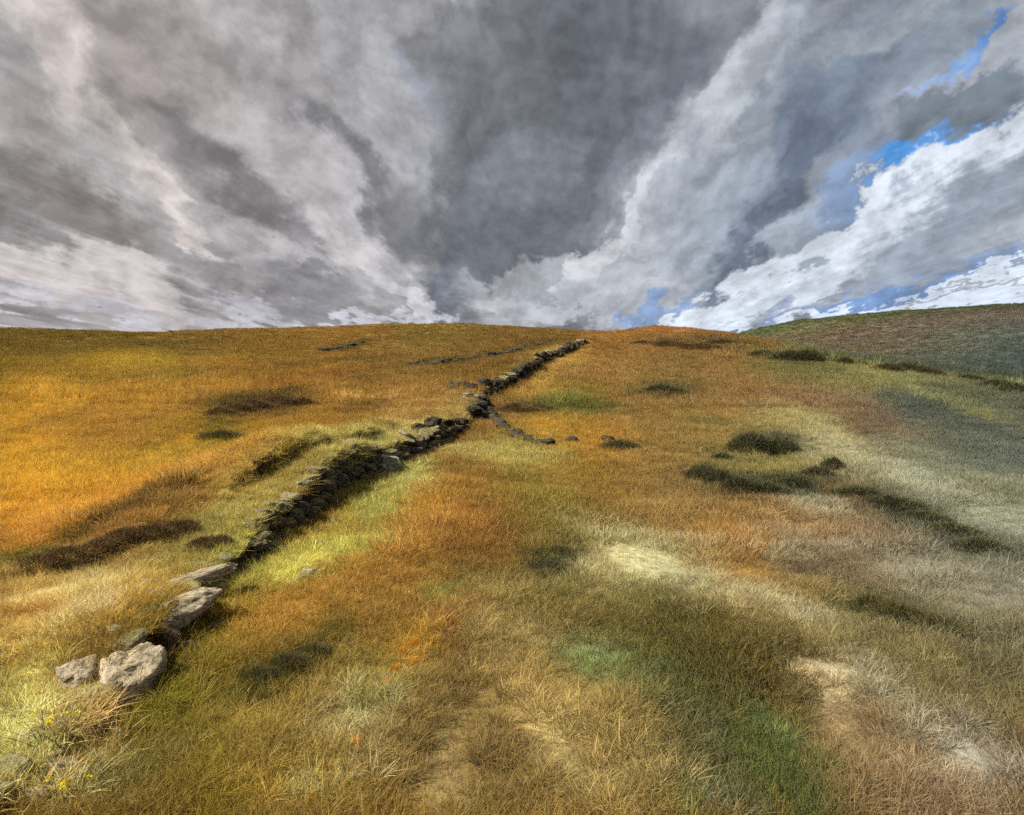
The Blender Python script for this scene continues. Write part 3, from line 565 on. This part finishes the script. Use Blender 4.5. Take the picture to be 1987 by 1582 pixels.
sets = [scatter(56000, 3.2, 13, .40, .85, [0, 1, 1, 1, 2, 3, 3, 4], 11), scatter(98000, 13, 34, .6, 1.1, [0, 1, 3, 3, 4], 12, umax=1.05, pw=1.25),
        scatter(92000, 34, 110, 1.1, 2.1, [0, 1, 3, 4, 4], 13, umax=1.05, pw=1.5), scatter(80000, 110, 290, 2.0, 3.6, [1, 3, 4, 4], 14, umax=1.05),
        scatter(45000, 70, 440, 2.4, 4.6, [4, 4, 3], 15, xr=(.26, .90))]
X, Y, S, K = [np.concatenate([q[i] for q in sets]) for i in range(4)]
WR = wear(X, Y); keep = RNG.random(len(X)) > WR * .36
X, Y, S, K, WR = X[keep], Y[keep], S[keep], K[keep], WR[keep]
S = S * (1 - .40 * WR)
Z = H(X, Y)
# neighbours seed into each other: each tuft takes the cover of a spot a little way off
JQ = np.clip(Y / 14.0, .5, 6)
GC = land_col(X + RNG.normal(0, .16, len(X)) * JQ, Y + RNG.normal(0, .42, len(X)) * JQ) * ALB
GC *= np.exp(RNG.normal(0, 1, len(X)) * np.where((Y > 70) & (X / Y > .26), .36, .18))[:, None]
lumv = GC @ np.array([.2126, .7152, .0722])
hea = (lumv < .105) & (RNG.random(len(X)) < .85); K = np.where(hea, 4, K); S = np.where(hea, S * 1.35, S)              # dark cover is heather
blc = (lumv > .42) & (RNG.random(len(X)) < .5); K = np.where(blc, 1, K)
grn = (GC[:, 1] > GC[:, 0] * 1.02); K = np.where(grn, 1, K)                                                            # green flushes are short grass
pm = bpy.data.meshes.new('moor_grass'); pm.vertices.add(len(X)); pm.vertices.foreach_set('co', np.stack([X, Y, Z], 1).astype(np.float32).ravel())
def pattr(n, t, key, v): a = pm.attributes.new(n, t, 'POINT'); a.data.foreach_set(key, v)
pattr('gcol', 'FLOAT_COLOR', 'color', np.concatenate([np.clip(GC, 0, .85), np.ones((len(X), 1))], 1).astype(np.float32).ravel())
pattr('scl', 'FLOAT', 'value', S.astype(np.float32)); pattr('kind_id', 'INT', 'value', K.astype(np.int32))
rot = np.stack([RNG.normal(.0, .12, len(X)), RNG.normal(.10, .12, len(X)), RNG.uniform(0, 6.28, len(X))], 1)
pattr('rotv', 'FLOAT_VECTOR', 'vector', rot.astype(np.float32).ravel())
grass = mesh_obj('moor_grass', pm); grass['kind'] = 'stuff'; grass['label'] = 'rough ochre and olive moor grass covering the slopes'; grass['category'] = 'grass'
ng = bpy.data.node_groups.new('set_tufts', 'GeometryNodeTree')
ng.interface.new_socket('Geometry', in_out='INPUT', socket_type='NodeSocketGeometry'); ng.interface.new_socket('Geometry', in_out='OUTPUT', socket_type='NodeSocketGeometry')
gi = ng.nodes.new('NodeGroupInput'); go = ng.nodes.new('NodeGroupOutput'); ip = ng.nodes.new('GeometryNodeInstanceOnPoints')
ci = ng.nodes.new('GeometryNodeCollectionInfo'); ci.inputs['Collection'].default_value = src; ci.inputs['Separate Children'].default_value = True; ci.inputs['Reset Children'].default_value = True
def nattr(name, t):
    n = ng.nodes.new('GeometryNodeInputNamedAttribute'); n.data_type = t; n.inputs[0].default_value = name
    return n.outputs[0]
e2r = ng.nodes.new('FunctionNodeEulerToRotation')
L = ng.links.new
L(gi.outputs[0], ip.inputs['Points']); L(ci.outputs[0], ip.inputs['Instance']); ip.inputs['Pick Instance'].default_value = True
L(nattr('kind_id', 'INT'), ip.inputs['Instance Index']); L(nattr('rotv', 'FLOAT_VECTOR'), e2r.inputs[0]); L(e2r.outputs[0], ip.inputs['Rotation']); L(nattr('scl', 'FLOAT'), ip.inputs['Scale'])
L(ip.outputs[0], go.inputs[0])
grass.modifiers.new('tufts', 'NODES').node_group = ng

# ------------------------------------------------------------------ stones
def rock_mesh(name, seed, sub=2, flat=.75, ang=.55, disp=.10):
    rg = random.Random(seed); bm = bmesh.new()
    bmesh.ops.create_icosphere(bm, subdivisions=sub, radius=1)
    planes = []
    for k in range(rg.randint(9, 13)):
        nrm = Vector((rg.gauss(0, 1), rg.gauss(0, 1), rg.gauss(0, 1))).normalized(); planes.append((nrm, rg.uniform(.55, .85)))
    planes += [(Vector((0, 0, 1)), .62), (Vector((0, 0, -1)), .6)]
    o = Vector((rg.random() * 50, rg.random() * 50, rg.random() * 50))
    for v in bm.verts:
        p = v.co.normalized(); r = 1.0
        for nrm, dd in planes:
            k = p.dot(nrm)
            if k > .05: r = min(r, dd / k * ang + (1 - ang) * 1.0 if dd / k < 1 else r)
        q = p * r
        v.co = q * (1 + disp * mnoise.fractal(p * 1.7 + o, .9, 2.0, 4) + (.035 * (1 - abs(mnoise.noise(q * 4.5 + o)) * 2) + .02 * mnoise.noise(q * 11 + o) if sub > 3 else 0))
        v.co.z *= flat
    me = bpy.data.meshes.new(name); bm.to_mesh(me); bm.free()
    me.polygons.foreach_set('use_smooth', np.zeros(len(me.polygons), bool))
    return me
rocks = [rock_mesh('stone', 100 + k, 2, .72 + .04 * (k % 5), .96, .14) for k in range(12)]
far_rocks = [rock_mesh('stone_small', 140 + k, 2, .8, .95, .15) for k in range(8)]
cap_rocks = [rock_mesh('cap_stone', 170 + k, 3, .75, .97, .13) for k in range(9)]
for r_ in cap_rocks: r_.materials.append(M_cap)
pale_rocks = [r_.copy() for r_ in cap_rocks]
for r_ in pale_rocks: r_.materials.clear(); r_.materials.append(M_boulder)
for r_ in rocks: r_.materials.append(M_stone)
for r_ in far_rocks: r_.materials.append(M_dark)
def build_wall(name, y0, y1, label, size, n_tumble, seed, meshes, fill=.85, keep=1.0, proud=-.02, caps=0, spread=.3):
    rg = random.Random(seed)
    base = Vector((float(wallx(y0)), y0, float(H(wallx(y0) + .4, y0))))
    root = empty(name, base, label, 'wall'); root['kind'] = 'thing'
    y = y0
    def place(p, sx, sy, sz, rz, tilt):
        o = mesh_obj('stone', rg.choice(meshes), None, root)
        o.location = p - base; o.scale = (sx, sy, sz); o.rotation_euler = (rg.gauss(0, tilt), rg.gauss(0, tilt), rz)
    while y < y1:
        wx = float(wallx(y)); sl = math.atan2(float(wallx(y + .5) - wallx(y - .5)), 1.0)
        jit = .12 * float(fbm(np.array([y / 1.1]), np.array([7.0]), 51, 3)[0])
        zb = float(H(wx + jit + .30, y)); zt = float(H(wx + jit - .30, y))
        h = max(.08, zt - zb); s = size * (1 + (y - y0) / (y1 - y0) * .25)
        z = zb - .03; k = 0
        gap = fbm(np.array([y / 1.7]), np.array([2.0]), 77, 2)[0] < -.22
        while z < zb + h * (.45 if gap else fill) - .06 or k == 0:
            hz = s * rg.uniform(.35, .85); wd = s * rg.uniform(.55, 1.05)
            if rg.random() < keep:
                place(Vector((wx + jit + proud - .05 * k + rg.gauss(0, .05), y + rg.gauss(0, s * .22), z + hz * .4)),
                      s * rg.uniform(.5, .7), wd * .62, hz * rg.uniform(.75, 1.0), -sl + rg.gauss(0, .35), .22)
            z += hz * .78; k += 1
        y += s * rg.uniform(.6, .95)
    if caps:
        y = y0
        while y < y1:
            wx = float(wallx(y)); s = size * rg.uniform(.7, 1.35); x = wx - rg.uniform(.12, .40)
            if rg.random() < caps:
                o = mesh_obj('cap_stone', rg.choice(cap_rocks), None, root)
                o.location = Vector((x, y, float(H(x, y)) + s * .04)) - base; o.scale = (s * rg.uniform(.45, .7), s * rg.uniform(.55, .95), s * rg.uniform(.28, .5)); o.rotation_euler = (rg.gauss(0, .2), rg.gauss(.1, .2), rg.uniform(0, 6.3))
            y += s * rg.uniform(.7, 1.3)
    for t in range(n_tumble):
        y = rg.uniform(y0, y1); x = float(wallx(y)) + (abs(rg.gauss(.15, .3)) if spread < .4 else rg.gauss(-.35, spread)); s = size * rg.uniform(.2, .6)
        place(Vector((x, y, float(H(x, y)) + s * .05)), s, s * rg.uniform(.8, 1.3), s * .8, rg.uniform(0, 6.3), .3)
    return root
build_wall('ruined_wall', 12.8, 27.6, 'ruined dry stone wall of dark mossy stones holding up the grassy bank', .36, 22, 3, rocks, caps=.9)
build_wall('field_wall', 29.6, 112, 'long dark dry stone wall climbing beyond the gap to the ridge', .70, 10, 4, far_rocks, .95, proud=.0, caps=.25)
build_wall('collapsed_wall', 5.8, 12.0, 'low collapsed foot of the old wall beside the pale boulders', .30, 34, 5, pale_rocks, .6, .6, -.10, .9, .55)
def low_wall(name, pts, label, size, seed, hgt):
    rg = random.Random(seed); P = [at(*p) for p in pts]; root = empty(name, P[0], label, 'wall'); root['kind'] = 'thing'
    for a, b in zip(P[:-1], P[1:]):
        dlt = b - a; n = max(1, int(dlt.length / (size * .55)))
        for k in range(n):
            q = a.lerp(b, (k + rg.random() * .5) / n); q.x += rg.gauss(0, size * .2); q.z = float(H(q.x, q.y))
            o = mesh_obj('stone', rg.choice(far_rocks), None, root)
            o.location = q + Vector((0, 0, hgt * rg.uniform(.1, .4))) - P[0]; o.scale = (size * rg.uniform(.5, .8), size * rg.uniform(.5, .8), hgt * rg.uniform(.6, 1.1)); o.rotation_euler = (rg.gauss(0, .1), rg.gauss(0, .1), rg.uniform(0, 6.3))
    return root
low_wall('branch_wall', [(952, 800), (962, 815), (985, 838), (1015, 855), (1050, 868), (1075, 866)], 'short curved line of dark stones leaving the wall gap towards golden grass', .42, 21, .26)
low_wall('side_wall', [(868, 758), (895, 757), (925, 768)], 'stub of dark wall joining the long field wall from the upper field', .6, 22, .5)
low_wall('tumbled_wall', [(790, 838), (830, 832), (870, 836), (905, 832)], 'tumbled dark stones below the gap where two walls meet', .45, 23, .42)
low_wall('hill_wall', [(790, 711), (850, 707), (905, 700), (960, 690), (1000, 682), (1045, 668)], 'thin dark wall crossing the brown upper field', 1.0, 24, .42)
low_wall('ridge_wall', [(622, 682), (660, 675), (700, 667), (735, 662)], 'short dark wall just below the ridge crest', 1.2, 25, .45)
for (px, py, s, lb) in [(1110, 858, .24, 'lone dark stone at the end of the golden grass'), (1180, 857, .26, 'small dark stone beside the low heather mound')]:
    p = at(px, py); o = mesh_obj('dark_stone', rock_mesh('dark_stone', px, 2, .8, .8, .12), M_dark, None, p + Vector((0, 0, .05))); o.scale = (s, s, s); tag(o, lb, 'stone')

def boulder(px, py, sx, sy, sz, rz, tilt, mat, seed, label, up=.0, name='boulder'):
    p = at(px, py); me = rock_mesh(name, seed, 5, .85, .93, .17)
    me.polygons.foreach_set('use_smooth', np.ones(len(me.polygons), bool))
    o = mesh_obj(name, me, mat, None, p + Vector((0, 0, up))); o.scale = (sx, sy, sz); o.rotation_euler = (R(tilt[0]), R(tilt[1]), R(rz)); tag(o, label, 'boulder'); return o
boulder(243, 1345, .34, .50, .38, -12, (6, 16), M_boulder, 301, 'pale rounded boulder with sunlit top and dark hollow beneath it', .12)
boulder(150, 1318, .24, .34, .22, 14, (4, 8), M_boulder, 302, 'pale straw-tinted boulder half sunk in grass beside the rounded boulder', .05)
boulder(338, 1212, .28, .74, .24, -38, (6, 14), M_boulder, 303, 'long pale tilted slab with a black gap under its edge', .16, 'stone_slab')
boulder(372, 1140, .16, .70, .12, -42, (4, 6), M_boulder, 304, 'thin whitish slab lying along the bank above the tilted slab', .12, 'stone_slab')
boulder(745, 912, .42, .62, .36, 20, (0, 10), M_grey, 305, 'big round grey stone on top of the ruined wall', .18)
boulder(600, 150 + 965, .20, .28, .14, 0, (0, 0), M_grey, 306, 'small grey stone in the pale yellow grass', .0)

# ------------------------------------------------------------------ shrubs
def mound_mesh(name, n, seed, ln=.20, wid=.022, h=.62, rough=.28):
    rg = np.random.default_rng(seed)
    u = rg.uniform(0, 2 * np.pi, n); v = rg.random(n) ** .8
    th = v * 1.45
    rr = (1 + rough * fbm(np.cos(u) * 2.2 + seed, np.sin(u) * 2.2 + th * 1.6, seed, 3)) * rg.uniform(.55, 1.0, n) ** .45
    p = np.stack([np.sin(th) * np.cos(u) * rr, np.sin(th) * np.sin(u) * rr, np.cos(th) * rr * h], 1)
    dr = p * np.array([[1, 1, 1.6]]) + np.array([[0, 0, .55]]) + rg.normal(0, .35, (n, 3)); dr /= np.linalg.norm(dr, axis=1)[:, None]
    return blades_mesh(name, p, dr, ln * rg.uniform(.5, 1.4, n), wid * rg.uniform(.7, 1.4, n), rg.uniform(0, .4, n), 2, seed)
def stems_mesh(name, seed, n=9, h=.5):
    rg = random.Random(seed); bm = bmesh.new()
    for k in range(n):
        a = rg.uniform(0, 6.28); tip = Vector((math.cos(a) * rg.uniform(.3, .8), math.sin(a) * rg.uniform(.3, .8), h * rg.uniform(.6, 1.0))); base = Vector((math.cos(a) * .12, math.sin(a) * .12, -.05))
        prev = None
        for s in range(4):
            t = s / 3; c = base.lerp(tip, t) + Vector((0, 0, .12 * math.sin(t * 3.1))); r = .022 * (1 - .75 * t)
            ring = [bm.verts.new(c + Vector((math.cos(q * 2.094) * r, math.sin(q * 2.094) * r, 0))) for q in range(3)]
            if prev:
                for q in range(3): bm.faces.new((prev[q], prev[(q + 1) % 3], ring[(q + 1) % 3], ring[q]))
            prev = ring
    me = bpy.data.meshes.new(name); bm.to_mesh(me); bm.free(); me.materials.append(M_stem); return me
FOL = {}
for key, mat, kw in (('heather', M_heather, {}), ('dry', M_brownheath, {}), ('rush', M_rush, dict(ln=.42, wid=.02, h=.55)), ('orange', M_bracken, dict(ln=.34, wid=.06, h=.55)), ('red', M_redbr, dict(ln=.32, wid=.05, h=.5))):
    FOL[key] = []
    for q in range(4):
        f = mound_mesh('foliage', 2600 if key != 'orange' else 900, 400 + q * 7 + len(key), **kw); f.materials.append(mat); FOL[key].append(f)
STM = [stems_mesh('stems', 500 + q) for q in range(3)]
def shrub(name, kind, px, py, w, hgt, label, cat='shrub', group=None, dep=None, sink=.05):
    p = at(px, py); sx = w / 2
    o = empty(name, p - Vector((0, 0, sink)), label, cat, group, random.uniform(-.4, .4))
    f = mesh_obj('foliage', random.choice(FOL[kind]), None, o); f.scale = (sx, dep / 2 if dep else sx * .8, hgt / .75); f.rotation_euler = (0, 0, random.choice((0, math.pi)))
    s = mesh_obj('stems', random.choice(STM), None, o); s.scale = (sx, sx * .8, hgt)
    return o
ORD = 'first second third fourth fifth sixth seventh eighth ninth tenth eleventh twelfth'.split()
G1 = 'heather clumps of the crescent thicket'
for q_, (px, py, w, h) in enumerate(sorted([(1365, 930, 1.0, .40), (1400, 945, .9, .45), (1440, 958, 1.2, .42), (1490, 962, 1.1, .36), (1540, 948, 1.1, .36), (1585, 928, .9, .34)], key=lambda t: -t[0])):
    shrub('heather_clump', 'heather', px, py, w, h, ORD[q_] + ' dark heather clump along the crescent thicket, counting from its upright tip bush', group=G1)
shrub('heather_clump', 'heather', 1460, 878, 1.6, .62, 'biggest dark heather mound alone in olive grass', dep=1.5)
shrub('heather_clump', 'heather', 1510, 878, 1.3, .52, 'smaller heather mound leaning against the biggest mound', dep=1.3)
shrub('heather_clump', 'heather', 1617, 915, .75, .42, 'upright dark bush at the tip of the crescent thicket')
shrub('heather_clump', 'heather', 1400, 893, .7, .26, 'low heather tuft between the crescent thicket and the biggest mound')
shrub('heather_clump', 'heather', 1288, 768, 2.6, .62, 'dark heather patch on the orange-brown slope near the ridge', dep=2.0)
shrub('heather_clump', 'heather', 1245, 770, 1.4, .35, 'low heather beside the patch on the orange-brown slope')
shrub('heather_clump', 'heather', 1203, 873, 1.3, .34, 'low dark heather mound beside a small stone')
shrub('heather_clump', 'dry', 1003, 800, 1.7, .42, 'brown heather clump just past the wall gap')
shrub('heather_clump', 'dry', 1050, 797, 1.4, .32, 'low brown heather trailing from the clump past the wall gap')
shrub('heather_clump', 'heather', 1090, 1073, .62, .16, 'flat dark heather cushion nearer the pale grass')
shrub('heather_clump', 'heather', 1065, 1105, .70, .18, 'flat dark heather cushion in olive turf below another cushion')
G2 = 'dark bushes along the valley'
for q_, (px, py, w, h) in enumerate(sorted([(1480, 693, 3, .7), (1535, 700, 3.6, 1.0), (1568, 704, 3, 1.2), (1600, 695, 1.8, .7), (1640, 709, 1.8, .8), (1665, 711, 1.6, .7), (1722, 723, 2.6, .8), (1760, 724, 3.2, .9), (1800, 731, 2.6, .8), (1880, 742, 2.6, .7), (1935, 758, 2.4, .7), (1972, 768, 2.4, .7)], key=lambda t: t[0])):
    shrub('valley_bush', 'heather', px, py, w, h, ORD[q_] + ' dark valley bush under the far hill, counting from the ridge knoll', 'bush', G2)
G3 = 'heather tufts under the ridge'
for q_, (px, py, w, h) in enumerate(sorted([(1300, 672, 5, .8), (1360, 677, 5, .8), (1400, 669, 5, .8), (1250, 668, 4, .6)], key=lambda t: t[0])):
    shrub('heather_clump', 'dry', px, py, w, h, ORD[q_] + ' dark heather strip under the ridge knoll, counting from the long field wall', group=G3)
G4 = 'brown heather along the lower bank'
for q_, (px, py, w, h) in enumerate(sorted([(85, 1102, .9, .24), (135, 1090, .9, .28), (190, 1072, .8, .26), (245, 1058, .9, .32), (300, 1046, .9, .30), (350, 1032, .8, .24), (398, 1068, .6, .26), (428, 1060, .5, .22)], key=lambda t: -t[0])):
    shrub('heather_clump', 'dry', px, py, w, h, ORD[q_] + ' brown heather clump along the low bank, counting from the ruined wall', group=G4)
shrub('heather_clump', 'dry', 312, 1272, .48, .34, 'twiggy brown heather wedged between rounded boulder and tilted slab')
G5 = 'heather on the ochre field'
for q_, (px, py, w, h) in enumerate(sorted([(430, 806, 1.2, .36), (462, 800, 1.4, .45), (500, 796, 1.7, .5), (545, 790, 1.9, .52), (590, 790, 1.5, .45)], key=lambda t: -t[0])):
    shrub('heather_clump', 'dry', px, py, w, h, ORD[q_] + ' brown heather clump in the ochre field, counting from the field wall', group=G5)
shrub('heather_clump', 'rush', 430, 853, 1.5, .3, 'green rush clump alone in the golden field')
G6 = 'rushes in the dark streak'
for q_, (px, py, w, h) in enumerate(sorted([(1690, 1186, .7, .24), (1735, 1203, .7, .26), (1775, 1216, .7, .24), (1815, 1226, .6, .22), (1860, 1238, .5, .18)], key=lambda t: -t[0])):
    shrub('rush_clump', 'rush', px, py, w, h, ORD[q_] + ' slate green rush clump of the thin dark streak, counting from its pointed end', 'rushes', G6)
G7 = 'heather down the fading slope'
for q_, (px, py, w, h) in enumerate(sorted([(1665, 965, 1.3, .28), (1725, 985, 1.4, .30), (1785, 1018, 1.3, .30), (1845, 1042, 1.3, .30), (1900, 1070, 1.1, .28)], key=lambda t: t[0])):
    shrub('heather_clump', 'heather', px, py, w, h, ORD[q_] + ' dark heather clump running down from the crescent thicket, counting from its tip', group=G7)
G8 = 'olive rushes below the ochre turf'
for q_, (px, py, w, h) in enumerate(sorted([(505, 1322, .5, .18), (560, 1300, .55, .20), (610, 1275, .5, .18)], key=lambda t: -t[0])):
    shrub('rush_clump', 'rush', px, py, w, h, ORD[q_] + ' olive rush clump of the streak across ochre turf, counting from the orange bracken', 'rushes', G8)
GB = [('bracken beside the pale straw', 'orange', 'small orange bracken sprig among pale straw near the worn ground', [(692, 1452), (676, 1468), (702, 1436), (572, 1414), (608, 1560), (640, 1500)], .17),
      ('bracken on the edge of the worn ground', 'orange', 'orange-yellow bracken sprig on the edge of the brown worn ground', [(800, 1292), (782, 1272), (818, 1280), (770, 1305), (806, 1256), (750, 1330), (832, 1262), (735, 1352)], .19),
      ('rusty bracken by the green flush', 'red', 'rust red bracken sprig beside the bright green flush', [(868, 1216), (852, 1200), (884, 1188), (872, 1170), (846, 1236), (890, 1150)], .18),
      ('rusty bracken in the orange turf', 'red', 'low rust red bracken in the orange turf between wall and olive slope', [(915, 990), (950, 985), (935, 1000), (890, 1040), (870, 1060)], .26)]
for grp, kd, lb, pts, w in GB:
    for px, py in pts:
        shrub('bracken_clump', kd, px, py, w * random.uniform(.7, 1.3), w * random.uniform(.5, .8), lb, 'bracken', grp)


def loose_tuft(name, px, py, n, rad, ln, spread, bend, mat, seed, label, cat, wid=.009, flowers=0):
    p = at(px, py); o = empty(name, p, label, cat)
    me = tuft('blades', n, rad, ln, .4, wid, spread, bend, seed, 4); me.materials.append(mat); mesh_obj('blades', me, None, o)
    for q in range(flowers):
        rg = random.Random(seed + q); fm = tuft('flower', 10, .008, .026, .3, .014, 1.1, .2, seed + q, 2); fm.materials.append(M_flower)
        a = rg.uniform(0, 6.28); f = mesh_obj('flower', fm, None, o); f.location = (math.cos(a) * rad * rg.random() * 1.4, math.sin(a) * rad * rg.random() * 1.4, ln * rg.uniform(.6, .95))
    return o
loose_tuft('grass_tussock', 150, 1400, 260, .28, .34, .45, .6, M_straw, 601, 'shaggy straw tussock hanging below the sunk boulder', 'tussock')
loose_tuft('grass_tussock', 205, 1455, 60, .14, .34, .5, .4, M_straw, 602, 'thin straw tussock with white tips by the dark wall foot', 'tussock')
loose_tuft('grass_tussock', 60, 1535, 220, .3, .30, .5, .5, M_straw, 603, 'broad pale tussock at the corner of the bank', 'tussock')
loose_tuft('grass_tussock', 1160, 1490, 14, .06, .30, .18, .15, M_straw, 604, 'few bare whitish stalks standing alone in tan turf', 'stalks', .012)
loose_tuft('flowering_plant', 110, 1440, 60, .14, .32, .5, .3, M_rush, 605, 'green plant with several yellow flowers by the straw tussock', 'plant', .01, 8)
loose_tuft('flowering_plant', 135, 1560, 60, .12, .26, .5, .3, M_rush, 606, 'low plant with yellow flowers at the bank foot', 'plant', .01, 7)
